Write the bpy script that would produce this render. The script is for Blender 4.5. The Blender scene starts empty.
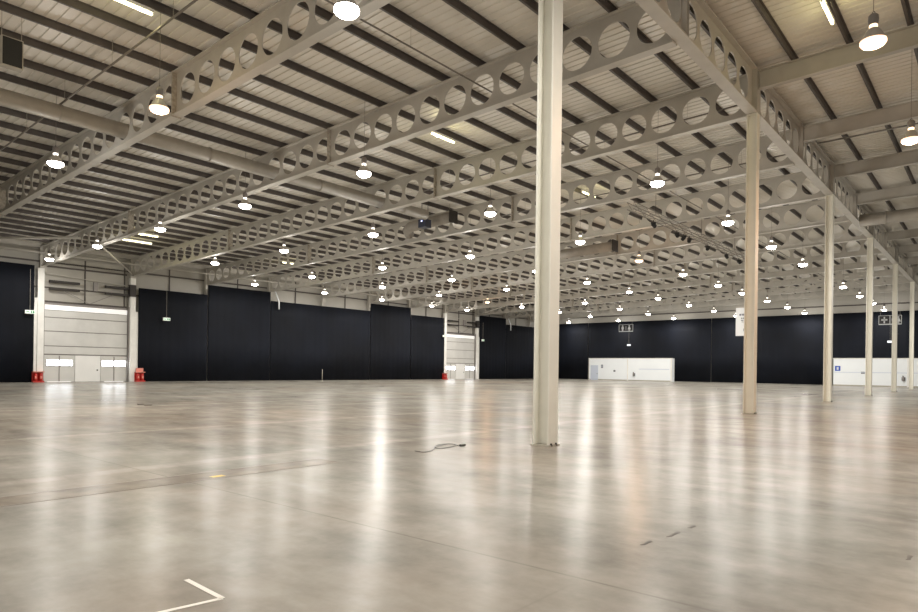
import bpy, math, random
from mathutils import Vector, Matrix
random.seed(4)
scn = bpy.context.scene
COL = scn.collection
PI = math.pi

# ------------------------------------------------------------------ site dimensions (metres)
XC, Y0, BAY = -7.64, 12.09, 15.0        # column row, first column in view, column spacing
XW, YF = -63.15, 102.4                  # left wall, far wall
XR, YN = 22.0, -14.0                    # right wall, wall behind the camera
ZG = 11.85                              # underside of the girder on the columns
ZB, SL, DEP = 11.80, 0.0334, 1.70       # beam underside at the column row, fall towards left wall, beam depth
SLR = 0.028                             # right bay rise
PITCH, HOLE0, HR = 1.376, 0.906, 0.573  # round web openings
DECK0 = ZB + DEP + 0.27                 # underside of roof deck at the column row
ORD = ['first','second','third','fourth','fifth','sixth','seventh','eighth','ninth','tenth','eleventh','twelfth',
       'thirteenth','fourteenth','fifteenth','sixteenth','seventeenth','eighteenth','nineteenth','twentieth',
       'twenty-first','twenty-second','twenty-third','twenty-fourth','twenty-fifth','twenty-sixth','twenty-seventh',
       'twenty-eighth','twenty-ninth','thirtieth','thirty-first','thirty-second']

def zbeam(x): return ZB + SL*(x-XC)
def zdeck(x): return DECK0 + (SL*(x-XC) if x < XC else SLR*(x-XC))

# ------------------------------------------------------------------ materials
def mat(name, col, rough=0.5, metal=0.0, noise=None, nscale=3.0, spec=0.5):
    m = bpy.data.materials.new(name); m.use_nodes = True
    nt = m.node_tree; b = nt.nodes['Principled BSDF']
    b.inputs['Roughness'].default_value = rough
    b.inputs['Metallic'].default_value = metal
    b.inputs['Specular IOR Level'].default_value = spec
    if noise:
        tc = nt.nodes.new('ShaderNodeTexCoord'); n = nt.nodes.new('ShaderNodeTexNoise')
        n.inputs['Scale'].default_value = nscale; n.inputs['Detail'].default_value = 4
        r = nt.nodes.new('ShaderNodeValToRGB')
        r.color_ramp.elements[0].color = (*[c*(1-noise) for c in col], 1)
        r.color_ramp.elements[1].color = (*[min(1, c*(1+noise)) for c in col], 1)
        r.color_ramp.elements[0].position = .3; r.color_ramp.elements[1].position = .7
        nt.links.new(tc.outputs['Object'], n.inputs['Vector'])
        nt.links.new(n.outputs['Fac'], r.inputs['Fac'])
        nt.links.new(r.outputs['Color'], b.inputs['Base Color'])
    else:
        b.inputs['Base Color'].default_value = (*col, 1)
    return m

def emit(name, col, s, base=(.8,.8,.8)):
    m = mat(name, base, .4)
    b = m.node_tree.nodes['Principled BSDF']
    b.inputs['Emission Color'].default_value = (*col, 1)
    b.inputs['Emission Strength'].default_value = s
    return m

M = {}
M['beam'] = mat('painted_steel', (.50,.475,.43), .5, 0, .06, 1.5)
M['splice'] = mat('brown_primed_plate', (.36,.325,.27), .6, 0, .25, 9)
M['cream'] = mat('cream_paint', (.88,.865,.79), .42, 0, .03, 2.0)
M['purlin'] = mat('dark_galvanised_steel', (.092,.080,.074), .55, .1, .15, 2)
M['pipe'] = mat('dull_pipe', (.21,.19,.165), .5, .2)
M['duct'] = mat('duct_sheet', (.34,.31,.265), .5, .1, .08, 2)
M['ductdark'] = mat('dark_duct', (.30,.275,.24), .6, 0, .1, 2)
M['clad'] = mat('beige_cladding', (.45,.43,.39), .6, 0, .05, .6)
M['drape'] = mat('black_drape_cloth', (.0040,.0056,.0108), .8, 0, .4, .22, .25)
M['white'] = mat('white_board', (.91,.95,.99), .5, 0, .02, .5)
M['bluish'] = mat('pale_blue_board', (.62,.68,.80), .5)
M['whitepaint'] = mat('white_paint', (.86,.85,.82), .45, 0, .06, 2)
M['doorpanel'] = mat('door_panel', (.64,.635,.615), .42, .05, .05, .8)
M['doorleaf'] = mat('door_leaf', (.84,.84,.83), .42, 0, .04, .8)
M['dark'] = mat('dark_steel', (.035,.03,.028), .5, .3)
M['black'] = mat('black_plastic', (.012,.012,.013), .6)
M['frame'] = mat('pale_frame', (.42,.39,.33), .5)
M['red'] = mat('red_paint', (.50,.022,.016), .35)
M['redlight'] = mat('red_white_mix', (.75,.28,.22), .4)
M['alu'] = mat('spun_aluminium', (.55,.52,.48), .4, .1)
M['ballast'] = mat('ballast_grey', (.26,.24,.23), .5, .1)
M['blue'] = mat('blue_sign', (.03,.10,.50), .4)
M['signblack'] = mat('sign_black', (.012,.012,.014), .5)
M['signwhite'] = mat('sign_white', (.72,.74,.76), .5)
M['greysign'] = mat('grey_print', (.16,.17,.2), .6)
M['tape'] = mat('white_tape', (.80,.76,.70), .6)
M['yellow'] = mat('yellow_tape', (.62,.44,.06), .5)
M['cable'] = mat('black_cable', (.07,.065,.058), .5)
M['joint'] = mat('joint_filler', (.19,.16,.135), .5)
M['crack'] = mat('dark_sealant', (.10,.09,.08), .7)
M['projector'] = mat('dark_blue_case', (.03,.035,.06), .4)
M['lens'] = emit('lamp_glass', (1,.95,.86), 34)
M['lenswarm'] = emit('lamp_glass_warm', (1,.60,.36), 2.4)
M['neck'] = emit('lamp_neck_glow', (1,.93,.80), 2.2)
M['neckwarm'] = emit('lamp_neck_glow_warm', (1,.70,.42), 2.2)
M['tube'] = emit('fluorescent_tube', (1,.93,.50), 4)
M['daylight'] = emit('daylit_pane', (.92,.96,1), 11)
M['strip'] = emit('daylit_strip', (1,.96,.92), .42)
M['led'] = emit('blue_indicator', (.5,.55,1), 1.5)
M['ledwarm'] = emit('yellow_indicator', (1,.95,.6), 2.0)
M['exit'] = emit('exit_sign_face', (.55,.85,.62), .55)
M['exitgreen'] = mat('exit_green', (.02,.25,.08), .4)
M['emergency'] = emit('emergency_light', (.9,.95,1), .8)

def floor_mat():
    m = bpy.data.materials.new('polished_concrete'); m.use_nodes = True
    nt = m.node_tree; b = nt.nodes['Principled BSDF']; L = nt.links.new
    tc = nt.nodes.new('ShaderNodeTexCoord')
    def noise(scale, detail, sx=1, sy=1, rot=0, rough=.55):
        mp = nt.nodes.new('ShaderNodeMapping'); mp.inputs['Scale'].default_value = (sx, sy, 1); mp.inputs['Rotation'].default_value = (0,0,rot)
        n = nt.nodes.new('ShaderNodeTexNoise'); n.inputs['Scale'].default_value = scale; n.inputs['Detail'].default_value = detail
        n.inputs['Roughness'].default_value = rough
        L(tc.outputs['Object'], mp.inputs['Vector']); L(mp.outputs['Vector'], n.inputs['Vector']); return n.outputs['Fac']
    def mth(op, a, bb):
        n = nt.nodes.new('ShaderNodeMath'); n.operation = op; L(a, n.inputs[0])
        if isinstance(bb, (int, float)): n.inputs[1].default_value = bb
        else: L(bb, n.inputs[1])
        return n.outputs[0]
    def rng(a, f0, f1, t0, t1):
        n = nt.nodes.new('ShaderNodeMapRange'); L(a, n.inputs['Value'])
        for k, v in (('From Min',f0),('From Max',f1),('To Min',t0),('To Max',t1)): n.inputs[k].default_value = v
        return n.outputs['Result']
    def mix(fac, a, col):
        n = nt.nodes.new('ShaderNodeMix'); n.data_type = 'RGBA'; L(fac, n.inputs['Factor']); L(a, n.inputs['A']); n.inputs['B'].default_value = (*col,1)
        return n.outputs['Result']
    big = noise(.13, 4); mid = noise(.7, 6, 1, 1, .4, .6); fine = noise(4.5, 6, 1, 1, 0, .65); trowel = noise(1.0, 6, .5, 1.6, .7, .6)
    s = mth('ADD', mth('ADD', mth('MULTIPLY', big, .34), mth('MULTIPLY', mid, .26)), mth('ADD', mth('MULTIPLY', fine, .14), mth('MULTIPLY', trowel, .26)))
    r = nt.nodes.new('ShaderNodeValToRGB'); e = r.color_ramp.elements
    e[0].position = .36; e[0].color = (.115,.105,.090,1)
    e[1].position = .64; e[1].color = (.40,.38,.335,1)
    L(s, r.inputs['Fac']); c = r.outputs['Color']
    c = mix(rng(noise(.23, 4, 1, 1, .3), .50, .78, 0, .42), c, (.37,.29,.225))       # tan patches
    c = mix(rng(noise(.31, 4, 1, 1, 1.3), .52, .80, 0, .40), c, (.345,.355,.315))     # grey-green patches
    sep = nt.nodes.new('ShaderNodeSeparateXYZ'); L(tc.outputs['Object'], sep.inputs[0])
    wob = mth('MULTIPLY', mth('SUBTRACT', mid, .5), .25)
    def band(axis, cc, w, soft, wobble=True):
        a = sep.outputs[axis]
        if wobble: a = mth('ADD', a, wob)
        a = mth('ABSOLUTE', mth('SUBTRACT', a, cc), 0)
        return rng(a, w, w+soft, 1, 0)
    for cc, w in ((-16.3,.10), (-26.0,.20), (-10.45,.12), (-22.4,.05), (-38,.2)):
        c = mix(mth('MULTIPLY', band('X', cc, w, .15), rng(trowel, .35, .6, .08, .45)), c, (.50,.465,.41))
    for cc in (4.58, 12.1, 34.6):
        c = mix(mth('MULTIPLY', band('Y', cc, .008, .012, False), rng(fine, .3, .6, .2, .6)), c, (.14,.12,.10))
    c = mix(mth('MULTIPLY', band('X', -2.53, .006, .012, False), rng(mid, .5, .65, .0, .3)), c, (.16,.13,.11))
    L(c, b.inputs['Base Color'])
    L(rng(mth('ADD', mth('MULTIPLY', fine, .5), mth('MULTIPLY', mid, .5)), .35, .65, .235, .262), b.inputs['Roughness'])
    b.inputs['Specular IOR Level'].default_value = .028
    bm = nt.nodes.new('ShaderNodeBump'); bm.inputs['Strength'].default_value = .045; bm.inputs['Distance'].default_value = .01
    L(fine, bm.inputs['Height']); L(bm.outputs['Normal'], b.inputs['Normal'])
    return m
M['floor'] = floor_mat()

def deck_mat():
    m = mat('coated_roof_deck', (.70,.665,.60), .42, 0, .05, .7)
    return m
M['deck'] = deck_mat()

# ------------------------------------------------------------------ mesh builder
class MB:
    def __init__(s): s.v = []; s.f = []
    def add(s, vs, fs):
        o = len(s.v); s.v += [tuple(p) for p in vs]; s.f += [tuple(i+o for i in f) for f in fs]; return s
    def box(s, x0, x1, y0, y1, z0, z1):
        return s.add([(x0,y0,z0),(x1,y0,z0),(x1,y1,z0),(x0,y1,z0),(x0,y0,z1),(x1,y0,z1),(x1,y1,z1),(x0,y1,z1)],
              [(0,3,2,1),(4,5,6,7),(0,1,5,4),(1,2,6,5),(2,3,7,6),(3,0,4,7)])
    def hexa(s, lo, hi):   # two quads of matching corners
        return s.add(list(lo)+list(hi), [(0,3,2,1),(4,5,6,7),(0,1,5,4),(1,2,6,5),(2,3,7,6),(3,0,4,7)])
    def bar(s, p, q, w, h=None):
        h = h or w; p = Vector(p); q = Vector(q); d = (q-p).normalized()
        up = Vector((0,0,1)) if abs(d.z) < .95 else Vector((0,1,0))
        a = d.cross(up).normalized()*w/2; b = a.cross(d).normalized()*h/2
        return s.hexa([p-a-b,p+a-b,p+a+b,p-a+b],[q-a-b,q+a-b,q+a+b,q-a+b])
    def tube(s, pts, r, n=10):
        pts = [Vector(p) for p in pts]; rings = []
        for i, p in enumerate(pts):
            d = (pts[min(i+1,len(pts)-1)]-pts[max(i-1,0)]).normalized()
            up = Vector((0,0,1)) if abs(d.z) < .9 else Vector((1,0,0))
            a = d.cross(up).normalized(); b = d.cross(a).normalized()
            rings.append([p+(a*math.cos(2*PI*k/n)+b*math.sin(2*PI*k/n))*r for k in range(n)])
        o = len(s.v)
        for rg in rings: s.v += [tuple(p) for p in rg]
        for i in range(len(pts)-1):
            for k in range(n):
                s.f.append((o+i*n+k, o+i*n+(k+1)%n, o+(i+1)*n+(k+1)%n, o+(i+1)*n+k))
        s.f.append(tuple(o+k for k in range(n))[::-1]); s.f.append(tuple(o+(len(pts)-1)*n+k for k in range(n)))
        return s
    def lathe(s, prof, n=20, c=(0,0,0)):
        o = len(s.v)
        for r, z in prof:
            for k in range(n): s.v.append((c[0]+r*math.cos(2*PI*k/n), c[1]+r*math.sin(2*PI*k/n), c[2]+z))
        for i in range(len(prof)-1):
            for k in range(n): s.f.append((o+i*n+k, o+i*n+(k+1)%n, o+(i+1)*n+(k+1)%n, o+(i+1)*n+k))
        return s
    def prism(s, poly, axis, a, b):
        n = len(poly)
        def P(u, w, t): return (t,u,w) if axis == 'x' else (u,t,w) if axis == 'y' else (u,w,t)
        o = len(s.v)
        s.v += [P(u,w,a) for u,w in poly] + [P(u,w,b) for u,w in poly]
        s.f += [tuple(o+i for i in range(n))[::-1], tuple(o+n+i for i in range(n))]
        s.f += [(o+i, o+(i+1)%n, o+n+(i+1)%n, o+n+i) for i in range(n)]
        return s
    def build(s, name, m, parent=None, smooth=False, loc=None):
        me = bpy.data.meshes.new(name); me.from_pydata(s.v, [], s.f); me.validate(); me.update()
        import bmesh
        bm = bmesh.new(); bm.from_mesh(me); bmesh.ops.recalc_face_normals(bm, faces=bm.faces); bm.to_mesh(me); bm.free()
        if smooth:
            for p in me.polygons: p.use_smooth = True
        me.materials.append(m if not isinstance(m, str) else M[m])
        o = bpy.data.objects.new(name, me); COL.objects.link(o)
        if parent: o.parent = parent
        if loc: o.location = loc
        return o

def tag(o, label, cat, group=None, kind='thing'):
    o['label'] = label; o['category'] = cat; o['kind'] = kind
    if group: o['group'] = group
    return o
def thing(name, loc, label, cat, group=None, kind='thing'):
    o = bpy.data.objects.new(name, None); COL.objects.link(o); o.location = loc; o.empty_display_size = .2
    return tag(o, label, cat, group, kind)
def struct(o): o['kind'] = 'structure'; return o
def dup(root, loc, label=None):
    r = root.copy(); COL.objects.link(r); r.location = loc
    if label: r['label'] = label
    for ch in list(root.children):
        c = ch.copy(); COL.objects.link(c); c.parent = r
        for g in list(ch.children):
            d = g.copy(); COL.objects.link(d); d.parent = c
    return r

# ------------------------------------------------------------------ setting
struct(MB().box(XW-.6, XR, YN, YF+.6, -.3, 0).build('floor', 'floor'))
# profiled roof deck, ribs running across the hall
prof = []
per = .36; y = YN
while y < YF+.5:
    prof += [(y,0),(y+.25,0),(y+.275,.035),(y+.335,.035)]; y += per
c = MB()
def deckstrip(xa, xb):
    o = len(c.v); n = len(prof)
    for x in (xa, xb):
        for yy, dz in prof: c.v.append((x, yy, zdeck(x)+dz))
    for i in range(n-1): c.f.append((o+i, o+i+1, o+n+i+1, o+n+i))
deckstrip(XW-.6, XC); deckstrip(XC+.0001, XR)
ceil = c.build('ceiling', 'deck')
for f in ceil.data.polygons: f.use_smooth = False
struct(ceil)
# outer roof skin above the deck
# walls
WALLTOP = 15.2
struct(MB().box(XW-.9, XW-.5, YN, YF+.6, 0, WALLTOP).build('wall_left', 'clad'))
struct(MB().box(XW-.6, XR, YF+.3, YF+.6, 0, WALLTOP).build('wall_far', 'clad'))
struct(MB().box(XR, XR+.3, YN, YF+.6, 0, WALLTOP).build('wall_right', 'clad'))
struct(MB().box(XW-.6, XR, YN-.3, YN, 0, WALLTOP).build('wall_near', 'clad'))
# horizontal rails and eaves members on the left wall, above the drapes
for i, z in enumerate((10.35, 8.15)):
    struct(MB().box(XW-.5, XW-.36, YN, YF, z, z+.13).build('trim_%d' % (i+1), 'purlin'))
struct(MB().tube([(XW+.45, YN, 11.05), (XW+.45, YF, 11.05)], .10, 10).build('trim_3', 'beam', smooth=True))
struct(MB().box(XW-.5, XW-.1, YN, YF, 11.55, 11.95).build('trim_4', 'beam'))
struct(MB().box(XW, XR, YF+.18, YF+.3, 10.9, 11.05).build('trim_5', 'purlin'))

# ------------------------------------------------------------------ perforated steel webs
def web_cell(mb, t0, t1, d, tc, r, th, n=32):
    """one web panel from t0 to t1, height 0..d, round hole of radius r at (tc, d/2); returns in (t, y, z)"""
    ang = [2*PI*k/n for k in range(n)]
    for cx, cz in ((t0,0),(t1,0),(t1,d),(t0,d)):
        ang.append(math.atan2(cz-d/2, cx-tc) % (2*PI))
    ang = sorted(set(round(a, 6) for a in ang))
    inner = []; outer = []
    for a in ang:
        ca, sa = math.cos(a), math.sin(a)
        inner.append((tc+r*ca, d/2+r*sa))
        k = 1e9
        if ca > 1e-6: k = min(k, (t1-tc)/ca)
        if ca < -1e-6: k = min(k, (t0-tc)/ca)
        if sa > 1e-6: k = min(k, (d/2)/sa)
        if sa < -1e-6: k = min(k, (-d/2)/sa)
        outer.append((tc+k*ca, d/2+k*sa))
    m = len(ang); o = len(mb.v)
    for y in (-th/2, th/2):
        mb.v += [(u,y,w) for u,w in inner] + [(u,y,w) for u,w in outer]
    for i in range(m):
        j = (i+1) % m
        mb.f.append((o+i, o+j, o+m+j, o+m+i)); mb.f.append((o+2*m+j, o+2*m+i, o+3*m+i, o+3*m+j))
        mb.f.append((o+i, o+2*m+i, o+2*m+j, o+j))
def perforated(L, first, count, d, th=.03, start=0.0):
    mb = MB(); p = PITCH
    a = first-p/2
    if a > start: mb.box(start, a, -th/2, th/2, 0, d)
    for k in range(count):
        tc = first+k*p; web_cell(mb, tc-p/2, tc+p/2, d, tc, HR, th)
    b = first+(count-.5)*p
    if b < L: mb.box(b, L, -th/2, th/2, 0, d)
    return mb
def remap(mb, f):
    mb.v = [f(*p) for p in mb.v]; return mb
FT = .045
SPAN = XC - XW - .12

def make_roof_beam():
    root = thing('roof_beam', (XC, Y0, ZB), '', 'roof beam', 'perforated roof beams across the hall')
    down = lambda t, y, z: (-t, y, z - SL*t)
    remap(perforated(SPAN, HOLE0, 40, DEP, start=.2), down).build('web', 'beam', root)
    remap(MB().box(.215, SPAN, -.18, .18, 0, FT), down).build('bottom_flange', 'beam', root)
    remap(MB().box(.215, SPAN, -.18, .18, DEP-FT, DEP), down).build('top_flange', 'beam', root)
    for t in (16.9, 38.4):
        remap(MB().box(t-.035, t+.035, -.19, .19, -.03, DEP+.01), down).build('splice_plate', 'splice', root)
    remap(MB().box(SPAN-.05, SPAN, -.25, .25, -.5, DEP), down).build('end_plate', 'beam', root)
    return root
beam0 = make_roof_beam()
near_words = ['nearest the camera']+['%s from the camera' % ORD[k] for k in range(1, 12)]
for k in range(12):
    lab = 'pale grey roof beam with a row of round holes, %s' % near_words[k]
    y = Y0 + 7.5*k
    if k == 0: beam0['label'] = lab
    else: dup(beam0, (XC, y, ZB), lab)

def make_girder():
    root = thing('valley_girder', (XC, Y0, ZG), '', 'girder', 'perforated girders along the column row')
    a, b = .24, BAY-.24
    sw = lambda t, y, z: (y, t+a, z)
    GD = 1.73
    remap(perforated(b-a, 1.308-a, 10, GD), sw).build('web', 'beam', root)
    MB().box(-.21, .21, a, b, 0, FT).build('bottom_flange', 'beam', root)
    MB().box(-.21, .21, a, b, GD-FT, GD).build('top_flange', 'beam', root)
    for y in (a+.03, BAY/2-.08, BAY/2+.08, b-.03):
        MB().box(-.19, .19, y-.012, y+.012, FT, GD-FT).build('stiffener_plate', 'beam', root)
    return root
gird0 = make_girder()
gl = ['between the nearest two columns','between the second and third columns','between the third and fourth columns',
      'between the fourth and fifth columns','between the fifth and sixth columns','from the sixth column to the far wall']
for k in range(6):
    lab = 'grey perforated girder along the column tops, %s' % gl[k]
    if k == 0: gird0['label'] = lab
    else: dup(gird0, (XC, Y0+BAY*k, ZG), lab)

# right bay rafters (plain sections)
def make_rafter():
    root = thing('rafter', (XC, Y0, ZB+.99), '', 'rafter', 'plain rafters over the right bay')
    L = XR-XC; up = lambda t, y, z: (t, y, z+SLR*t)
    remap(MB().box(.22, L, -.012, .012, 0, .72), up).build('web', 'beam', root)
    remap(MB().box(.22, L, -.14, .14, 0, .03), up).build('bottom_flange', 'beam', root)
    remap(MB().box(.22, L, -.14, .14, .69, .72), up).build('top_flange', 'beam', root)
    return root
raf0 = make_rafter()
raf0.location = (XC, Y0+BAY, ZB+.99)
for k in range(10):
    lab = 'plain grey rafter right of the columns, %s' % near_words[k]
    if k == 0: raf0['label'] = lab
    else: dup(raf0, (XC, Y0+BAY+7.5*k, ZB+.99), lab)

# purlins
def purlin_poly(h=.25, w=.075, t=.02):
    return [(-w,0),(t/2,0),(t/2,h-t),(w,h-t),(w,h),(-t/2,h),(-t/2,t),(-w,t)]
pur = None
def purlin(x, label, group):
    global pur
    z = zdeck(x) - .255; PX.append(x)
    if pur is None:
        pur = MB().prism(purlin_poly(), 'y', YN+.1, YF+.2).build('roof_purlin', 'purlin'); o = pur
    else:
        o = pur.copy(); COL.objects.link(o)
    o.location = (x, 0, z)
    tag(o, label, 'purlin', group)
PX = []
for k in range(30):
    x = XC - (.32 if k == 0 else .5 + 1.833*k)
    purlin(x, 'long dark purlin under the roof deck, %s to the left of the column row' % ORD[k], 'purlins over the left hall')
for k in range(10):
    x = XC + 1.45 + 1.83*k
    if x > XR-1: break
    purlin(x, 'long dark purlin under the roof deck, %s to the right of the column row' % ORD[k], 'purlins over the right bay')

# ------------------------------------------------------------------ columns
def make_column():
    root = thing('steel_column', (XC, Y0, 0), '', 'column', 'steel columns in a row')
    w = .195; t = .032; top = ZG
    h = MB()
    MB().box(w-t, w, -w, w, .03, top).build('flange', 'cream', root)
    MB().box(-w, -w+t, -w, w, .03, top).build('flange', 'cream', root)
    MB().box(-w+t, w-t, -.012, .012, .03, top).build('web', 'cream', root)
    bp = MB().box(-.235, .235, -.235, .235, 0, .025).build('base_plate', 'frame', root)
    for sx in (-1, 1):
        for sy in (-1, 1):
            MB().lathe([(0,.06),(.022,.06),(.022,.03),(.03,.03),(.03,.0)], 8, (sx*.215, sy*.0+sy*.1, 0)).build('anchor_bolt', 'dark', bp)
    cap = MB().box(-.2, .2, -.2, .2, top-.02, top).build('cap_plate', 'cream', root)
    st = MB(); st.box(w-t, w, -w, w, top, top+1.76); st.box(-w, -w+t, -w, w, top, top+1.76); st.box(-w+t, w-t, -.012, .012, top, top+1.76)
    st.build('stub_post', 'beam', root)
    return root
col0 = make_column()
cl = ['largest and nearest the camera','second from the camera','third from the camera','fourth from the camera','fifth from the camera','slimmest, sixth from the camera']
for k in range(6):
    lab = 'cream steel column standing on the concrete floor, %s' % cl[k]
    if k == 0: col0['label'] = lab
    else: dup(col0, (XC, Y0+BAY*k, 0), lab)

# ------------------------------------------------------------------ high-bay lamps
ZL = 9.95
TX = [4.12, 13.4, 22.6, 32.0, 41.45, 50.85]
YROW = [9.8, 18.6, 27.55, 37.2, 46.1, 54.9, 63.95, 71.45, 81.0, 90.2, 99.8]
LAMP_W = 300.0
def make_lamp(warm):
    root = thing('high_bay_lamp', (0,0,ZL), '', 'lamp', 'high-bay lamps over the hall')
    MB().lathe([(.10,.34),(.125,.31),(.21,.19),(.285,.045),(.295,0),(.285,0),(.20,.18),(.115,.30),(.10,.33)], 24).build('shade', 'alu', root, True)
    MB().lathe([(.293,.03),(.297,-.03),(.25,-.09),(.14,-.14),(0,-.155)], 24).build('lens', 'lenswarm' if warm else 'lens', root, True)
    MB().lathe([(0,.43),(.085,.43),(.095,.41),(.095,.34),(.0,.335)], 16).build('neck', 'neckwarm' if warm else 'neck', root, True)
    hs = MB().lathe([(0,.70),(.07,.70),(.115,.65),(.12,.56),(.11,.44),(0,.43)], 16).build('ballast_housing', 'ballast', root, True)
    MB().tube([(0,0,.70),(.03,0,.74),(0,0,.78),(-.03,0,.74),(0,0,.70)], .01, 6).build('hook', 'dark', hs)
    return root
def lampdata(warm):
    l = bpy.data.lights.new('lamp_light', 'AREA'); l.shape = 'DISK'; l.size = .58
    l.energy = LAMP_W*(.95 if warm else 1); l.color = (1,.58,.33) if warm else (1,.965,.90)
    l.spread = PI
    return l
def glowdata(warm):
    l = bpy.data.lights.new('lamp_spill', 'POINT'); l.shadow_soft_size = .22
    l.energy = LAMP_W*.42; l.color = (1,.66,.42) if warm else (1,.965,.90)
    return l
LD = {w: lampdata(w) for w in (False, True)}; GD_ = {w: glowdata(w) for w in (False, True)}
protos = {}; pristine = {}
def lamp(x, y, warm, label, z=ZL):
    if warm not in protos:
        protos[warm] = o = make_lamp(warm); o['label'] = label; o.location = (x, y, z)
        pristine[warm] = list(o.children)
    else:
        o = protos[warm].copy(); COL.objects.link(o); o.location = (x, y, z); o['label'] = label
        for ch in pristine[warm]:
            c_ = ch.copy(); COL.objects.link(c_); c_.parent = o
            for g in ch.children:
                d_ = g.copy(); COL.objects.link(d_); d_.parent = c_
    ztop = zdeck(x) - z - .01
    if min(abs(x-q_) for q_ in PX) < .12: ztop = zdeck(x) - z - .262      # hooked to the purlin overhead
    MB().tube([(0,0,.76),(0,0,ztop)], .008, 6).build('chain', 'pipe', o)
    gl = bpy.data.objects.new('lamp_spill', GD_[warm]); COL.objects.link(gl); gl.parent = o; gl.location = (0,0,-.45)
    li = bpy.data.objects.new('lamp_light', LD[warm]); COL.objects.link(li); li.parent = o; li.location = (0,0,-.165)
    return o
grid = {}
for key in ['0,0','1,0','2,0','1,1','2,1','3,1','4,1','5,1','0,2','1,2','2,2','3,2','4,2','0,3','1,3','2,3','3,3','4,3','5,3',
            '0,4','1,4','2,4','3,4','4,4','5,4','0,5','1,5','2,5','3,5','4,5','5,5','1,6','2,6','3,6','4,6','5,6','0,7','1,7','2,7','3,7','4,7','5,7',
            '0,8','1,8','2,8','3,8','4,8','5,8','0,9','1,9','2,9','3,9','4,9','5,9','0,10','1,10','2,10','3,10','4,10','5,10']:
    a, b = map(int, key.split(',')); grid[(a, b)] = False
for gone in [(3,4) if False else None, (0,5) if False else None, (5,8), (5,9), (3,3) if False else None]:
    if gone: grid.pop(gone, None)
for w in [(1,0),(1,4),(4,6)]: grid[w] = True
rows = {}
for (a, b) in sorted(grid): rows.setdefault(b, []).append(a)
for b, xs in sorted(rows.items()):
    for i, a in enumerate(sorted(xs)):
        warm = grid[(a, b)]
        lab = '%s hall lamp on a chain, %s from the columns in the %s lamp row' % ('orange glowing' if warm else 'white glowing', ORD[i], ORD[b])
        lamp(XC-TX[a], YROW[b], warm, lab)
lamp(XC+5.1, 19.0, True, 'orange-lit high-bay lamp nearest the camera, right of the columns')
lamp(XC+5.1, 27.8, True, 'orange-lit high-bay lamp at the right edge, beyond the nearest one there')
# lamps of the same grid beyond the frame that light the near floor
OUT = [(XC-4.1, .9, False), (XC+5.1, 1.2, False), (XC+5.1, 10.1, False), (XC-13.4, .9, False), (XC+14.4, 10.1, False), (XC+14.4, 27.8, False), (XC+5.1, 46.0, False), (XC+14.4,46.0,False), (XC+5.1, 64.0, False), (XC+5.1, 82.0, False), (XC-22.6,.9,False)]
for i, (x, y, w) in enumerate(OUT):
    lamp(x, y, w, 'high-bay lamp of the same kind outside the photographed part, %s' % ORD[i])

# fluorescent battens on the deck
def batten(x, y, label, ln=1.75):
    z = zdeck(x) - .40
    root = thing('fluorescent_batten', (x, y, z), label, 'strip light', 'fluorescent strip lights under the roof deck')
    MB().box(-.06, .06, -ln/2, ln/2, -.05, .05).build('housing', 'whitepaint', root)
    MB().tube([(0,-ln/2+.04,-.10),(0,ln/2-.04,-.10)], .05, 10).build('tube', 'tube', root, True)
    for s in (-1, 1): MB().box(-.03, .03, s*(ln/2-.03)-.025, s*(ln/2-.03)+.025, -.13, -.05).build('end_cap', 'whitepaint', root)
    for s in (-.6, .6): MB().tube([(-.05,s,.05),(-.16,s,.12),(-.16,s,.39)], .01, 6).build('drop_rod', 'frame', root)
    l = bpy.data.lights.new('batten_light', 'AREA'); l.shape = 'RECTANGLE'; l.size = .1; l.size_y = ln; l.energy = 30; l.color = (1,.90,.45)
    lo = bpy.data.objects.new('batten_light', l); COL.objects.link(lo); lo.parent = root; lo.location = (.0,0,-.14)
    l2 = bpy.data.lights.new('batten_spill', 'POINT'); l2.energy = 13; l2.color = (1,.90,.45); l2.shadow_soft_size = .05
    for s in (-.5, .5):
        lo = bpy.data.objects.new('batten_spill', l2); COL.objects.link(lo); lo.parent = root; lo.location = (.0,s,-.2)
    return root
batten(-20.9, 8.62, 'yellowish strip light at the top edge above the nearest beam, left')
batten(-20.9, 23.5, 'yellowish strip light between the second and third beams')
batten(-20.3, 36.9, 'yellowish strip light seen through the holes of the fourth beam')
batten(-4.45, 23.7, 'yellowish strip light under the deck right of the columns')
batten(-54.5, 23.7, 'yellowish strip light near the first dock door, above it', 2.4)
batten(-51.6, 23.2, 'yellowish strip light behind the brighter one near the first dock door')
batten(-53.7, 38.0, 'yellowish strip light over the drapes past the first dock door')

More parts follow.
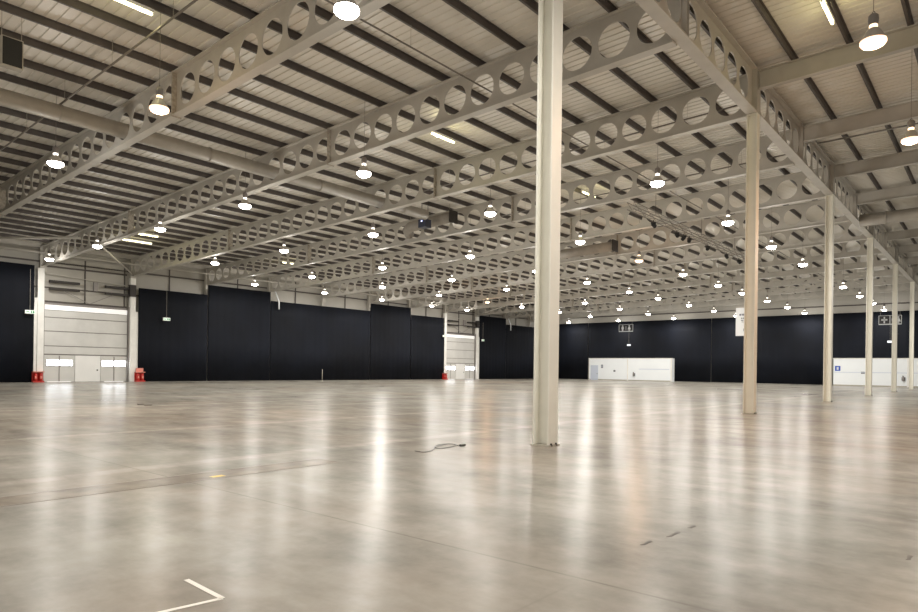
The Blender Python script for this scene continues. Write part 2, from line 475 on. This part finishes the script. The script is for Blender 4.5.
# ------------------------------------------------------------------ drapes
def drape(x0, y0, x1, y1, ztop, label, group, seed=0):
    """hanging cloth from (x0,y0) to (x1,y1), soft folds, hem on the floor"""
    rnd = random.Random(seed)
    d = Vector((x1-x0, y1-y0, 0)); L = d.length; d.normalize(); nrm = Vector((-d.y, d.x, 0))
    n = int(L/.16); zs = [0.015, ztop*.4, ztop*.8, ztop]
    ph = [rnd.uniform(0, 6.28) for _ in range(3)]
    mb = MB(); cols = []
    for i in range(n+1):
        s = L*i/n
        w = .012*math.sin(s*2*PI/.85+ph[0]) + .02*math.sin(s*2*PI/3.1+ph[1]) + .006*math.sin(s*2*PI/.47+ph[2])
        cols.append((s, w))
    for th in (-.008, .008):
        for k, z in enumerate(zs):
            for s, w in cols:
                p = Vector((0,0,0)) + d*s + nrm*(w*(1-.45*k/3)+th); mb.v.append((p.x, p.y, z))
    W = n+1; H = len(zs)
    for side in (0, 1):
        o = side*W*H
        for k in range(H-1):
            for i in range(n): mb.f.append((o+k*W+i, o+k*W+i+1, o+(k+1)*W+i+1, o+(k+1)*W+i))
    for k in (0, H-1):
        for i in range(n): mb.f.append((k*W+i, k*W+i+1, W*H+k*W+i+1, W*H+k*W+i))
    for i in (0, n):
        for k in range(H-1): mb.f.append((k*W+i, (k+1)*W+i, W*H+(k+1)*W+i, W*H+k*W+i))
    o = mb.build('black_drape', 'drape', None, True, (x0, y0, 0))
    return tag(o, label, 'curtain', group)
XD = XW+.25
def wb(m): return Y0+7.5+7.5*m
gp = 'black drapes along the left wall'
drape(XD, -6, XD, 18.9, 9.93, 'black drape on the left wall, at the left edge before the first dock door', gp, 1)
drape(XD, 27.55, XD, wb(2)-.05, 8.9, 'black low drape just right of the first dock door', gp, 2)
drape(XD, wb(2), XD, wb(3)-.05, 9.93, 'black tall drape one bay past the first dock door', gp, 3)
drape(XD, wb(3), XD, wb(5)-.05, 8.95, 'black wide low drape midway along the left wall between the dock doors', gp, 4)
drape(XD, wb(5), XD, wb(6)-.05, 9.93, 'black tall drape one bay before the second dock door', gp, 5)
drape(XD, wb(6), XD, wb(7)-.45, 9.0, 'black low drape just left of the second dock door', gp, 6)
drape(XD, wb(8)+.45, XD, wb(9)-.05, 9.98, 'black tall drape just right of the second dock door', gp, 7)
drape(XD, wb(9), XD, YF-.25, 9.0, 'black low drape at the far left corner of the hall', gp, 8)
gp = 'black drapes along the far wall'
fx = [XW+.5, -56.0, -34.6, -18.0, XC+.2, 8.0, XR-.5]
fl = ['black drape on the far wall, left of the first white hoarding','black drape on the far wall behind and right of the first white hoarding',
      'black drape on the far wall, behind the second column','black drape on the far wall above the second white hoarding',
      'black drape on the far wall at the right edge','black drape on the far wall beyond the right edge']
for k in range(6): drape(fx[k], YF, fx[k+1]-.06, YF, 9.93, fl[k], gp, 20+k)

# ------------------------------------------------------------------ left wall frame posts and small fittings
post = MB().box(-.16, .16, -.14, .14, 0, 11.6).build('wall_post', 'beam')
pl = ['at the left jamb of the first dock door','at the right jamb of the first dock door','where the drape steps up past the first door','where the drape steps down past the first door','in the middle of the wide low drape',
      'where the wide low drape ends','where the low drape begins before the second door','at the left jamb of the second dock door','at the right jamb of the second dock door','where the drape steps down near the far left corner','close to the far left corner']
for k in range(11):
    o = post if k == 0 else post.copy()
    if k: COL.objects.link(o)
    o.location = (XW-.15, wb(k), 0)
    tag(o, 'grey steel wall post ' + pl[k], 'post', 'steel posts along the left wall')
# thin cladding studs between frames
stud = None
for k in (1, 2, 3, 4, 5, 6, 8, 9, 10):
    if stud is None: stud = o = MB().box(-.05, .05, -.04, .04, 8.5, 11.5).build('cladding_stud', 'purlin')
    else: o = stud.copy(); COL.objects.link(o)
    o.location = (XW-.42, wb(k)+3.75, 0)
    tag(o, 'thin dark cladding stud over the drapes, %s one past the first door' % ORD[k-1], 'stud', 'cladding studs')
# rainwater pipes
for y, w in ((wb(3)+.85, 'past the first dock door'), (wb(9)+.9, 'near the far left corner')):
    z = 8.75
    o = MB().tube([(XW+.55, y, z-.7),(XW+.55, y, z+.2),(XW+.45, y-.2, z+.75),(XW+.3, y-.45, z+1.5)], .075, 10).build('drain_pipe', 'white', None, True)
    tag(o, 'short white bent drain pipe over the drape %s' % w, 'pipe')

# ------------------------------------------------------------------ dock doors (setting)
def dock_door(n, yb):
    """between frames at yb and yb+7.5; base at floor"""
    root = bpy.data.objects.new('door_%d' % n, None); COL.objects.link(root); root.location = (XW, yb, 0); root['kind'] = 'structure'
    ya, ybb = .16, 7.1
    MB().box(-.45, -.36, ya, ybb, 0, 10.9).build('backing_wall', 'clad', root)
    # upper cladding rails and mullion above the door
    for z in (10.05, 7.0):
        MB().box(-.36, -.26, ya, ybb, z-.07, z+.07).build('rail', 'purlin', root)
    MB().box(-.36, -.27, 3.42, 3.52, 7.0, 10.9).build('mullion', 'purlin', root)
    MB().box(-.36, -.27, 6.85, 6.95, 7.0, 10.9).build('mullion', 'purlin', root)
    # daylit translucent section at the head
    MB().box(-.14, -.08, ya+.02, ybb-.02, 6.28, 6.70).build('daylight_strip', 'strip', root)
    zs = [2.42, 3.14, 4.42, 5.62, 6.27]
    for a, b in zip(zs[:-1], zs[1:]):
        MB().box(-.16, -.08, ya, ybb, a+.035, b-.035).build('door_panel', 'doorpanel', root)
    MB().box(-.2, -.15, ya, ybb, 0, 6.9).build('panel_gap_lining', 'ballast', root)
    # lower section: glazed leaf, plain pass door, glazed leaf
    for (a, b, wins) in ((ya, 2.62, [(.40,1.36),(1.46,2.42)]), (4.80, ybb, [(4.88,5.84),(5.98,6.97)])):
        lf = MB().box(-.16, -.08, a, b, .02, 2.35).build('door_leaf', 'doorpanel', root)
        MB().box(-.08, -.06, (a+b)/2-.04, (a+b)/2+.04, .05, 2.3).build('leaf_seam', 'ballast', lf)
        for (w0, w1) in wins:
            MB().box(-.08, -.05, w0, w1, 1.44, 1.92).build('window_pane', 'daylight', lf)
            f = MB(); f.box(-.08,-.04,w0-.04,w1+.04,1.92,1.96); f.box(-.08,-.04,w0-.04,w1+.04,1.40,1.44); f.box(-.08,-.04,w0-.04,w0,1.44,1.92); f.box(-.08,-.04,w1,w1+.04,1.44,1.92)
            f.build('window_frame', 'ballast', lf)
        MB().box(-.08, -.05, a+.3, b-.3, .0, .05).build('foot_glow', 'strip', lf)  # glowing bar stands in for bright light on the floor before the leaf
    pd = MB().box(-.15, -.07, 2.66, 4.76, .02, 2.35).build('pass_door', 'doorleaf', root)
    MB().box(-.07, -.03, 4.45, 4.55, 1.0, 1.12).build('door_handle', 'dark', pd)
    # jamb cover strips: white uprights
    MB().box(-.1, .28, -.43, .06, 0, 9.75).build('jamb', 'whitepaint', root)
    MB().box(-.1, .28, 7.22, 7.70, 0, 9.75).build('jamb', 'whitepaint', root)
    for s, y in ((1, .1), (-1, 7.16)):
        MB().box(.0, .12, y-.05, y+.05, 0, 7.0).build('guide_rail', 'ballast', root)
    # overhead tracks, torsion gear
    for z in (8.72, 8.1):
        MB().box(.05, .3, .45, 2.85, z-.1, z+.1).build('spring_tube', 'dark', root)
        MB().box(.05, .3, 5.0, 7.4, z-.1, z+.1).build('spring_tube', 'dark', root)
    MB().bar((.15, 1.7, 7.95), (.15, 3.6, 7.05), .06).build('stay', 'ballast', root)
    MB().bar((.15, 5.6, 7.95), (.15, 3.8, 7.05), .06).build('stay', 'ballast', root)
    MB().box(.05, .3, 4.0, 4.35, 8.2, 9.0).build('bracket', 'ballast', root)
    MB().tube([(.15, .1, 9.35), (.15, 7.3, 8.95)], .03, 8).build('conduit', 'beam', root)
    MB().box(.0, .45, 7.1, 7.65, 8.0, 9.1).build('motor_box', 'dark', root)
    # outer inclined cable covers
    MB().hexa([(-.05,-1.0,0),(.2,-1.0,0),(.2,-.45,0),(-.05,-.45,0)], [(-.05,-.62,7.2),(.2,-.62,7.2),(.2,-.43,7.2),(-.05,-.43,7.2)]).build('side_cover', 'whitepaint', root)
    MB().hexa([(-.05,7.72,0),(.2,7.72,0),(.2,8.35,0),(-.05,8.35,0)], [(-.05,7.70,6.6),(.2,7.70,6.6),(.2,7.95,6.6),(-.05,7.95,6.6)]).build('side_cover', 'whitepaint', root)
    return root
dock_door(1, wb(0)); dock_door(2, wb(7))

# fire points beside the doors
def fire_point(x, y, label, tall):
    root = thing('fire_point', (x, y, 0), label, 'fire extinguisher stand', 'red fire points beside the dock doors')
    MB().box(-.22, .22, -.42, .42, .0, .12).build('base', 'red', root)
    MB().box(-.2, -.14, -.42, .42, .12, .92).build('back_board', 'red', root)
    for s in (-1, 1):
        e = MB().lathe([(0,.14),(.13,.14),(.14,.18),(.14,.62),(.10,.72),(.045,.76),(.045,.82),(0,.82)], 14, (.04, s*.2, 0)).build('extinguisher', 'red', root, True)
        MB().box(.0, .09, s*.2-.03, s*.2+.14, .82, .87).build('valve', 'black', e)
        MB().box(.175, .185, s*.2-.08, s*.2+.06, .32, .52).build('paper_label', 'redlight', e)
    MB().box(-.14, .2, -.42, .42, .86, .93).build('top_rail', 'redlight', root)
    if tall:
        MB().box(-.2, -.15, -.3, .38, .93, 1.28).build('sign_board', 'redlight', root)
    return root
fire_point(XW+.55, wb(0)-.42, 'red fire point at the left foot of the first dock door', False)
fire_point(XW+.55, wb(1)+.55, 'red fire point with a taller board at the right foot of the first dock door', True)
fire_point(XW+.55, wb(7)-.5, 'red fire point at the left foot of the second dock door', False)

# exit signs hung on wires over the drapes
def exit_sign(loc, label, ax='y', wire=3.6, w=.74, face='exit'):
    root = thing('exit_sign', loc, label, 'sign', 'small lit exit signs')
    B = (lambda a, b, u0, u1, z0, z1: MB().box(a, b, u0, u1, z0, z1)) if ax == 'y' else (lambda a, b, u0, u1, z0, z1: MB().box(u0, u1, -b, -a, z0, z1))
    B(-.05, .05, -w/2, w/2, -.15, .15).build('case', 'whitepaint', root)
    B(.05, .065, -w/2+.03, w/2-.03, -.12, .12).build('face', face, root)
    if face == 'exit':
        B(.065, .07, -w/2+.08, -.06, -.03, .03).build('arrow_mark', 'exitgreen', root)
        B(.065, .07, .05, .14, -.09, .09).build('figure_mark', 'exitgreen', root)
        B(.065, .07, .19, w/2-.06, -.09, .09).build('door_mark', 'exitgreen', root)
    MB().tube([(0,0,.15),(0,0,wire)], .012, 6).build('hanging_wire', 'frame', root)
    return root
exit_sign((XW+.6, 18.5, 5.92), 'small green exit sign on the drape left of the first dock door', 'y')
exit_sign((XW+.6, 30.1, 6.08), 'small green exit sign on the drape right of the first dock door', 'y', 2.8, .7, 'exit')
exit_sign((XW+.6, wb(7)-.95, 6.35), 'small pale exit sign left of the second dock door', 'y', 2.6, .55)
exit_sign((XW+.6, wb(8)+.85, 6.1), 'small pale exit sign right of the second dock door', 'y', 2.8, .6)

# hanging toilet signs on the far wall
def toilet_sign(x, y, z, label, kind):
    root = thing('hanging_sign', (x, y, z), label, 'sign', 'hanging toilet signs before the far wall')
    w, h = 2.5, 1.2
    MB().box(-w/2, w/2, 0, .06, -h/2, h/2).build('panel', 'signblack', root)
    f = MB(); t = .07
    f.box(-w/2,w/2,-.02,0,-h/2,-h/2+t*1.8); f.box(-w/2,w/2,-.02,0,h/2-t*.7,h/2); f.box(-w/2,-w/2+t,-.02,0,-h/2,h/2); f.box(w/2-t,w/2,-.02,0,-h/2,h/2)
    f.build('border', 'signwhite', root)
    def person(cx, skirt):
        p = MB(); n = 14
        p.prism([(cx+.115*math.cos(2*PI*k/n), .34+.115*math.sin(2*PI*k/n)) for k in range(n)], 'y', -.02, 0)
        if skirt: p.prism([(cx-.11,.2),(cx+.11,.2),(cx+.27,-.22),(cx-.27,-.22)], 'y', -.02, 0); p.box(cx-.1,cx-.02,-.02,0,-.45,-.22); p.box(cx+.02,cx+.1,-.02,0,-.45,-.22)
        else: p.prism([(cx-.2,.2),(cx+.2,.2),(cx+.2,-.15),(cx+.12,-.15),(cx+.12,-.45),(cx-.12,-.45),(cx-.12,-.15),(cx-.2,-.15)], 'y', -.02, 0)
        return p
    if kind == 'wc':
        person(-.58, False).build('man_symbol', 'signwhite', root)
        person(.58, True).build('woman_symbol', 'signwhite', root)
        MB().box(-.03, .03, -.02, 0, -.3, .3).build('divider', 'signwhite', root)
    else:
        p = MB(); p.box(-.70,-.54,-.02,0,-.40,.42); p.box(-.95,-.29,-.02,0,-.06,.14)
        p.build('arrow_symbol', 'signwhite', root)
        MB().box(-.05, .03, -.02, 0, -.55, .55).build('divider', 'signwhite', root)
        person(.38, False).build('man_symbol', 'signwhite', root)
        person(.88, True).build('woman_symbol', 'signwhite', root)
    for s in (-1, 1): MB().tube([(s*w*.42,.03,h/2),(s*w*.42,.03,zdeck(x)-z)], .012, 6).build('hanging_wire', 'frame', root)
    return root
toilet_sign(-47.3, 99.0, 8.6, 'black hanging sign with white man and woman symbols over the left white hoarding', 'wc')
toilet_sign(-11.0, 99.0, 8.55, 'black hanging sign with white cross and figures over the right white hoarding', 'cross')
def emergency(x, y, z, label):
    root = thing('emergency_light', (x, y, z), label, 'light', 'small hung emergency lights')
    MB().box(-.3, .3, -.05, .05, -.13, .13).build('case', 'emergency', root)
    MB().tube([(0,0,.13),(0,0,2.2)], .012, 6).build('hanging_wire', 'frame', root)
emergency(-46.9, 99.3, 5.82, 'small white lit box hung below the left toilet sign')
emergency(-11.0, 99.3, 5.78, 'small white lit box hung below the right toilet sign')

# white hoardings in front of the far wall
def hoarding(x0, x1, y, h, label, marks):
    root = thing('hoarding', (x0, y, 0), label, 'partition', 'white hoardings before the far wall')
    W = x1-x0
    MB().box(0, W, 0, .1, 0, h).build('front_board', 'white', root)
    MB().box(0, .1, .1, 1.0, 0, h).build('side_board', 'white', root)
    MB().box(W-.1, W, .1, 1.0, 0, h).build('side_board', 'white', root)
    MB().box(-.04, W+.04, -.05, .12, h-.09, h+.02).build('top_rail', 'whitepaint', root)
    MB().box(0, W, -.03, .0, 0, .16).build('kick_board', 'frame', root)
    for xx in marks.get('post', []): MB().box(xx-.09, xx+.09, -.05, .0, 0, h-.09).build('post', 'whitepaint', root)
    for (a, b, c_, d) in marks.get('rail', []): MB().box(a, b, -.03, 0, c_, d).build('rail', 'bluish', root)
    for (a, b, c_, d) in marks.get('door', []):
        dd = MB().box(a, b, -.04, 0, .02, d).build('door', 'bluish', root)
        MB().box(b-.2, b-.12, -.09, -.04, 1.0, 1.12).build('door_handle', 'dark', dd)
    return root
HY = 97.5
hoarding(-53.2, -38.9, HY, 3.62, 'white hoarding box standing before the far wall, left of the second column',
         {'post': [.1, 7.0, 14.2], 'rail': [(8.9,13.9,1.85,1.95)], 'door': [(.35,1.75,0,2.45)]})
hoarding(-17.05, 3.0, HY, 3.62, 'white hoarding box standing before the far wall behind the far columns',
         {'post': [8.15, 20.0], 'rail': [(.1,20,1.75,1.82)]})
def plate(name, x, y, z, w, h, m, label, sym=None):
    root = thing(name, (x, y, z), label, 'sign')
    MB().box(-w/2, w/2, -.02, 0, -h/2, h/2).build('panel', m, root)
    if sym: MB().box(-w*.18, w*.18, -.03, -.02, -h*.28, h*.28).build('symbol', sym, root)
    return root
plate('wall_sign', -16.55, HY, 2.28, .62, .66, 'blue', 'blue sign with a pale symbol on the right white hoarding, beside the third column', 'signwhite')
plate('wall_sign', -50.75, HY, 2.28, .36, .55, 'greysign', 'small grey sign on the left white hoarding, near its pale door', 'bluish')
plate('wall_sign', -48.5, HY, 1.55, .34, .30, 'greysign', 'lower small dark notice on the left white hoarding')
def hung_ext(x, y, z, label):
    root = thing('fire_extinguisher', (x, y, z), label, 'fire extinguisher', 'dark extinguishers on the white hoardings')
    MB().lathe([(0,0),(.11,0),(.13,.04),(.13,.46),(.08,.56),(.04,.6),(0,.6)], 12, (0,-.15,0)).build('cylinder', 'ballast', root, True)
    MB().box(-.12,.03,-.18,-.12,.6,.68).build('valve', 'black', root)
    MB().box(-.2,.2,-.02,0,.1,.5).build('bracket', 'greysign', root)
hung_ext(-45.1, HY-.03, .72, 'dark extinguisher fixed on the left white hoarding, right of its middle post')
hung_ext(-9.35, HY-.03, .75, 'dark extinguisher fixed on the right white hoarding, beside the fourth column')
plate('wall_sign', -13.7, HY, 1.75, .42, .26, 'greysign', 'small grey notice on the right white hoarding between the third and fourth columns')

# white banner hung beyond the second column
def banner():
    root = thing('hanging_banner', (-17.43, 60, 6.1), 'white vertical banner with dark print, partly hidden by the second column', 'banner')
    w, h = 1.5, 2.5
    MB().box(-w/2, w/2, 0, .03, -h/2, h/2).build('cloth', 'signwhite', root)
    MB().box(-w/2-.03, w/2+.03, -.02, .05, h/2, h/2+.06).build('top_bar', 'frame', root)
    pr = MB()
    for k, (a, b, z, t) in enumerate([(-.45,.6,.62,.16),(-.3,.55,.30,.12),(-.3,.6,.12,.08),(-.25,.45,-.02,.06),(-.1,.6,-.72,.22)]):
        x = a; rnd = random.Random(k)
        while x < b:
            l = rnd.uniform(.08, .2); pr.box(x, min(x+l, b), -.012, 0, z-t/2, z+t/2); x += l+.05
    pr.build('print', 'greysign', root)
    for s in (-1, 1): MB().tube([(s*.7,.015,h/2+.06),(s*.7,.015,zdeck(-17.43)-6.1)], .01, 6).build('hanging_wire', 'frame', root)
banner()

# ------------------------------------------------------------------ services in the roof
def tag_mesh(o, label, cat, group=None): return tag(o, label, cat, group)
# main air duct running through the beam openings
xd = XC - (HOLE0 + PITCH*15)
zd = zbeam(xd) + DEP/2 - .2
root = thing('air_duct', (xd, 0, zd), 'long round grey air duct threaded through the beam openings on the left', 'duct')
MB().tube([(0, YN+.2, 0), (0, 31.2, 0)], .32, 20).build('pipe', 'duct', root, True)
for yy in (-6, 0, 5.2, 9.6, 16, 22.5, 29):
    MB().lathe([(.32,-.04),(.345,-.04),(.345,.04),(.32,.04)], 20).build('joint_ring', 'duct', root).matrix_local = Matrix.Translation((0,yy,0)) @ Matrix.Rotation(PI/2, 4, 'X')
def branch(x0, x1, y, z, r, label):
    root = thing('duct_branch', (x0, y, z), label, 'duct', 'short ducts between beams')
    n = 7
    pts = [(0, .9, -.25), (.35, .35, -.1), (.9, .05, 0), (x1-x0, 0, (x1-x0)*SL)]
    MB().tube(pts, r, 16).build('pipe', 'ductdark', root, True)
    e = (x1-x0, 0, (x1-x0)*SL)
    g = MB().box(e[0], e[0]+.06, -r-.06, r+.06, e[2]-r-.06, e[2]+r+.06).build('end_grille', 'dark', root)
    for s in (-1, 1): MB().tube([(1+(e[0]-1.3)*(s+1)/2, 0, r+e[2]*(s+1)/2-.1),(1+(e[0]-1.3)*(s+1)/2, 0, zdeck(x0)-z-.02)], .012, 6).build('hanging_wire', 'frame', root)
branch(-33.6, -28.6, 33.3, 11.75, .36, 'short grey duct hung before the fourth beam, left of the nearest column')
branch(-31.4, -23.8, 47.6, 11.35, .40, 'grey duct with a dark end grille, behind the nearest column')
# right bay duct
root = thing('air_duct', (XC+.2, 51, 12.0), 'round grey duct crossing the right bay behind the third column', 'duct')
MB().tube([(0,0,0),(XR-XC-.4,0,.2)], .40, 18).build('pipe', 'duct', root, True)
for xx in (1.5, 4.5, 7.5): MB().lathe([(.40,-.04),(.43,-.04),(.43,.04),(.40,.04)], 18).build('joint_ring', 'duct', root).matrix_local = Matrix.Translation((xx,0,.2*xx/29.6)) @ Matrix.Rotation(PI/2, 4, 'Y')
# sprinkler pipes
def pipe(name, p, q, r, label, hang=None, m='pipe'):
    root = thing(name, p, label, 'pipe', 'thin pipes under the roof')
    d = Vector(q)-Vector(p)
    MB().tube([(0,0,0), d], r, 8).build('pipe', m, root, True)
    L = d.length; n = max(2, int(L/4.5))
    for k in range(n):
        f = (k+.5)/n; c_ = d*f; x = p[0]+c_.x
        MB().tube([c_, (c_.x, c_.y, zdeck(x)-p[2]-(.262 if min(abs(x-q_) for q_ in PX) < .12 else .005))], .008, 5).build('hanger_rod', 'frame', root)
    return root
def zr(x): return 12.88 + SL*(x-XC)
pipe('sprinkler_pipe', (XC-1.0, 9.66, zr(XC-1)), (XW+.5, 9.66, zr(XW+.5)), .036, 'thin dark pipe crossing in front of the nearest beam, upper left')
pipe('sprinkler_pipe', (XC-.7, Y0+15.9, 12.75), (XC-19, Y0+15.9, 12.75-.63), .035, 'thin dark pipe seen through the holes of the third beam')
pipe('sprinkler_pipe', (XC-.7, Y0+23.6, 12.70), (XC-19, Y0+23.6, 12.70-.63), .035, 'thin dark pipe seen through the holes of the fourth beam')
xs = XC-(HOLE0+PITCH*5)
pipe('sprinkler_pipe', (xs, 4, 12.5), (xs, YF-.5, 12.5), .03, 'thin pipe running along the hall behind the nearest column')
pipe('sprinkler_pipe', (XC+.5, 36.0, 13.05), (XR-.5, 36.0, 13.4), .04, 'thin dark pipe crossing the right bay behind the second rafter')

# lighting truss
def truss(x, y0, y1, z, label):
    root = thing('lighting_truss', (x, y0, z), label, 'truss')
    L = y1-y0; w = .2
    for i, (dx, dz) in enumerate(((-w,w),(w,w),(-w,-w),(w,-w))):
        MB().tube([(dx,0,dz),(dx,L,dz)], .026, 6).build('chord', 'pipe', root)
    la = MB(); n = int(L/.8)
    for k in range(n):
        a, b = L*k/n, L*(k+1)/n
        for dx in (-w, w): la.bar((dx,a,-w if k%2 else w), (dx,b,w if k%2 else -w), .018)
        for dz in (-w, w): la.bar((-w if k%2 else w,a,dz), (w if k%2 else -w,b,dz), .018)
    la.build('lacing', 'pipe', root)
    for yy in (3.5, 11.4, 18.8, L-.8): MB().tube([(0,yy,w),(0,yy,zdeck(x)-z)], .012, 6).build('hanging_wire', 'dark', root)
truss(-16.3, 34.5, 60.0, 11.05, 'long dark lighting truss hung under the beams, left of the second column')
def spot(y, ang, label, z=11.05-.22):
    root = thing('stage_light', (-16.3, y-1.2, z), label, 'stage light', 'stage lights on the truss')
    root.scale = (.72, .72, .72)
    MB().bar((0,0,0),(0,0,-.22), .05).build('clamp', 'dark', root)
    c_ = Vector((0,0,-.42)); d = Vector((math.sin(ang)*.5, math.cos(ang)*.8, -.45)).normalized()
    MB().tube([c_-d*.28, c_-d*.1], .11, 12).build('lamp_house', 'black', root)
    MB().tube([c_-d*.1, c_+d*.25], .17, 12).build('barrel', 'black', root)
    MB().box(-.2, .2, -.03, .03, -.46, -.2).build('yoke', 'dark', root)
for i, (y, a) in enumerate([(38.9,.4),(42.6,2.2),(43.8,-1.5),(44.8,2.8),(48.4,2.9),(52.5,.3),(55.6,1.9)]):
    spot(y, a, 'black stage light clamped under the truss, %s from its near end' % ORD[i])
# projector unit
root = thing('projector', (-29.9, 31.9, 11.35), 'dark blue boxy projector hung under the roof beside the grey duct end', 'projector')
MB().box(-.32, .32, -.3, .3, -.26, .28).build('case', 'projector', root)
MB().box(-.06, .06, -.32, -.3, .1, .2).build('indicator', 'led', root)
MB().lathe([(0,.34),(.07,.34),(.09,.28)], 12).build('lamp', 'ledwarm', root)
for s in (-1, 1): MB().tube([(s*.28,0,.28),(s*.28,0,zdeck(-29.9)-11.35-.275)], .02, 6).build('hanger_rod', 'dark', root)
# loudspeaker panel upper left
root = thing('loudspeaker', (-25.0, 6.8, 11.36), 'flat black loudspeaker in a pale frame hung at the upper left', 'loudspeaker')
MB().box(-.28, 0, -.31, .31, 0, .96).build('case', 'frame', root)
MB().box(0, .02, -.275, .275, .035, .925).build('grille', 'black', root)
for s_ in (-1, 1): MB().tube([(-.1, s_*.28, .96), (-.1, s_*.28, zdeck(-25.1)-11.37)], .01, 6).build('hanging_wire', 'frame', root)

# bracing at the left wall
def brace(p, q, r, label):
    o = MB().tube([(0,0,0), Vector(q)-Vector(p)], r, 10).build('brace_tube', 'beam', None, True, p)
    tag(o, label, 'brace', 'bracing tubes near the left wall')
bx = -51.5
brace((bx, wb(0)+.1, zbeam(bx)+.15), (XW+.2, wb(1), zbeam(XW)+.1), .07, 'pale diagonal brace tube over the first dock door')
brace((XW+.5, wb(0)-7.5, 11.1), (-55.0, wb(0), zbeam(-55)+1.2), .10, 'pale diagonal brace tube at the left edge below the roof')
brace((bx, wb(7)+.1, zbeam(bx)+.15), (XW+.2, wb(8), zbeam(XW)+.1), .07, 'pale diagonal brace tube over the second dock door')

# ------------------------------------------------------------------ things on the floor
p = MB(); p.tube([(0,0,0),(0,0,1.35)], .035, 8)
root = thing('slim_post', (-58.6, 46.0, 0), 'slim pale post standing on the floor before the left wall drapes', 'post')
MB().tube([(0,0,.02),(0,0,1.35)], .032, 8).build('pole', 'frame', root, True)
MB().lathe([(0,.03),(.16,.03),(.18,0)], 14).build('base', 'frame', root)
# white tape corner
tp = MB()
A, B, C_ = Vector((-4.80,2.49,0)), Vector((-4.225,2.46,0)), Vector((-4.30,1.98,0))
for a, b in ((A,B),(B,C_)):
    tp.bar((a.x-B.x, a.y-B.y, .002), (b.x-B.x, b.y-B.y, .002), .042, .003)
tag(tp.build('tape_mark', 'tape', None, False, (B.x, B.y, 0)), 'white tape corner mark on the floor at the lower left', 'tape')
tag(MB().box(-.06,.06,-.10,.10,0,.004).build('tape_scrap', 'yellow', None, False, (-8.94, 5.1, 0)), 'small yellow tape scrap on the floor joint at left', 'tape')
# cable loop by the nearest column
ctrl = [(-8.89,9.29,.01),(-8.64,9.28,.01),(-8.69,9.57,.01),(-9.04,10.08,.01),(-9.21,10.56,.01),(-9.13,10.73,.01),(-8.92,10.59,.01),(-8.78,10.16,.01),
        (-8.81,9.88,.018),(-8.99,9.98,.026),(-9.19,10.37,.026),(-9.06,10.62,.026),(-8.80,10.54,.01)]
pts = []
for k in range(len(ctrl)-1):                     # smooth curve through the control points
    P = [Vector(ctrl[max(0, min(len(ctrl)-1, k+d))]) for d in (-1, 0, 1, 2)]
    for q_ in range(4):
        t = q_/4
        v = .5*((2*P[1])+(P[2]-P[0])*t+(2*P[0]-5*P[1]+4*P[2]-P[3])*t*t+(3*P[1]-P[0]-3*P[2]+P[3])*t**3)
        pts.append((v.x, v.y, max(.01, v.z)))
pts.append(ctrl[-1])
cb = MB().tube([(x+9.0, y-10.0, z) for x, y, z in pts], .0075, 6).build('floor_cable', 'cable', None, True, (-9.0, 10.0, 0))
tag(cb, 'thin black cable loop lying on the floor left of the nearest column', 'cable')
pl_ = MB().tube([(.0,0,.03),(.0,.16,.03)], .028, 8)
tag(pl_.build('cable_plug', 'cable', None, False, (-8.74, 10.50, 0)), 'black plug at the end of the floor cable', 'plug')
for i, (x, y, l) in enumerate([(-27.1, 12.0, .25), (-26.3, 11.95, .3)]):
    tag(MB().box(-.07,.07,-l/2.4,l/2.4,0,.03).build('debris_scrap', 'crack', None, False, (x, y, 0)), ['small dark scrap on the floor before the first dock door, left one','small dark scrap on the floor before the first dock door, right one'][i], 'debris')
# scarred joint filler marks
for i, (x, y, l) in enumerate([(-2.60, 5.95, .22), (-2.53, 6.45, .30), (-2.51, 6.9, .16), (-.62, 7.1, .2)]):
    q = MB(); rnd = random.Random(i)
    poly = [(-.02,-l/2),(.018,-l/2*.7),(.012,0),(.022,l/2*.8),(-.01,l/2),(-.022,l/3),(-.012,-l/4)]
    q.prism(poly, 'z', 0, .002)
    tag(q.build('joint_scar', 'crack', None, False, (x, y, 0)), ['short dark scar on the floor right of the middle, left one','longer dark scar on the floor right of the middle','smallest dark scar on the floor right of the middle','dark scar on the floor at the right edge'][i], 'floor mark')
# filled trench strip along the floor left of the columns
M['trench'] = mat('trench_filler', (.225,.195,.16), .25, 0, .25, 2.5, .036)
root = thing('trench_strip', (-9.1, 0, 0), 'flat brownish filled trench strip in the floor at left', 'floor strip')
MB().box(-.29, .29, -6, 7.3, 0, .003).build('filler', 'trench', root)
for s_ in (-1, 1): MB().box(s_*.30-.014, s_*.30+.014, -6, 7.3, 0, .004).build('edge_seam', 'joint', root)

# ------------------------------------------------------------------ world, camera, colour
w = bpy.data.worlds.new('World'); scn.world = w; w.use_nodes = True
w.node_tree.nodes['Background'].inputs[0].default_value = (.55,.6,.7,1)
w.node_tree.nodes['Background'].inputs[1].default_value = .3

cam = bpy.data.cameras.new('Camera'); co = bpy.data.objects.new('Camera', cam); COL.objects.link(co)
cam.sensor_fit = 'HORIZONTAL'; cam.sensor_width = 36.0
cam.lens = 647.52/918*36
cam.shift_y = (368.243-306)/918
cam.clip_end = 500
co.matrix_world = (Matrix.Translation((0,0,1.658)) @ Matrix.Rotation(math.radians(39.952), 4, 'Z')
                   @ Matrix.Rotation(PI/2, 4, 'X') @ Matrix.Rotation(math.radians(.74), 4, 'Z'))
scn.camera = co

vs = scn.view_settings
vs.view_transform = 'Standard'; vs.look = 'None'; vs.gamma = 1; vs.use_curve_mapping = False
vs.exposure = 0.24
cy = scn.cycles
cy.max_bounces = 7; cy.diffuse_bounces = 5; cy.glossy_bounces = 4; cy.transmission_bounces = 2
cy.use_denoising = True
cy.sample_clamp_indirect = 6
cy.caustics_reflective = False; cy.caustics_refractive = False
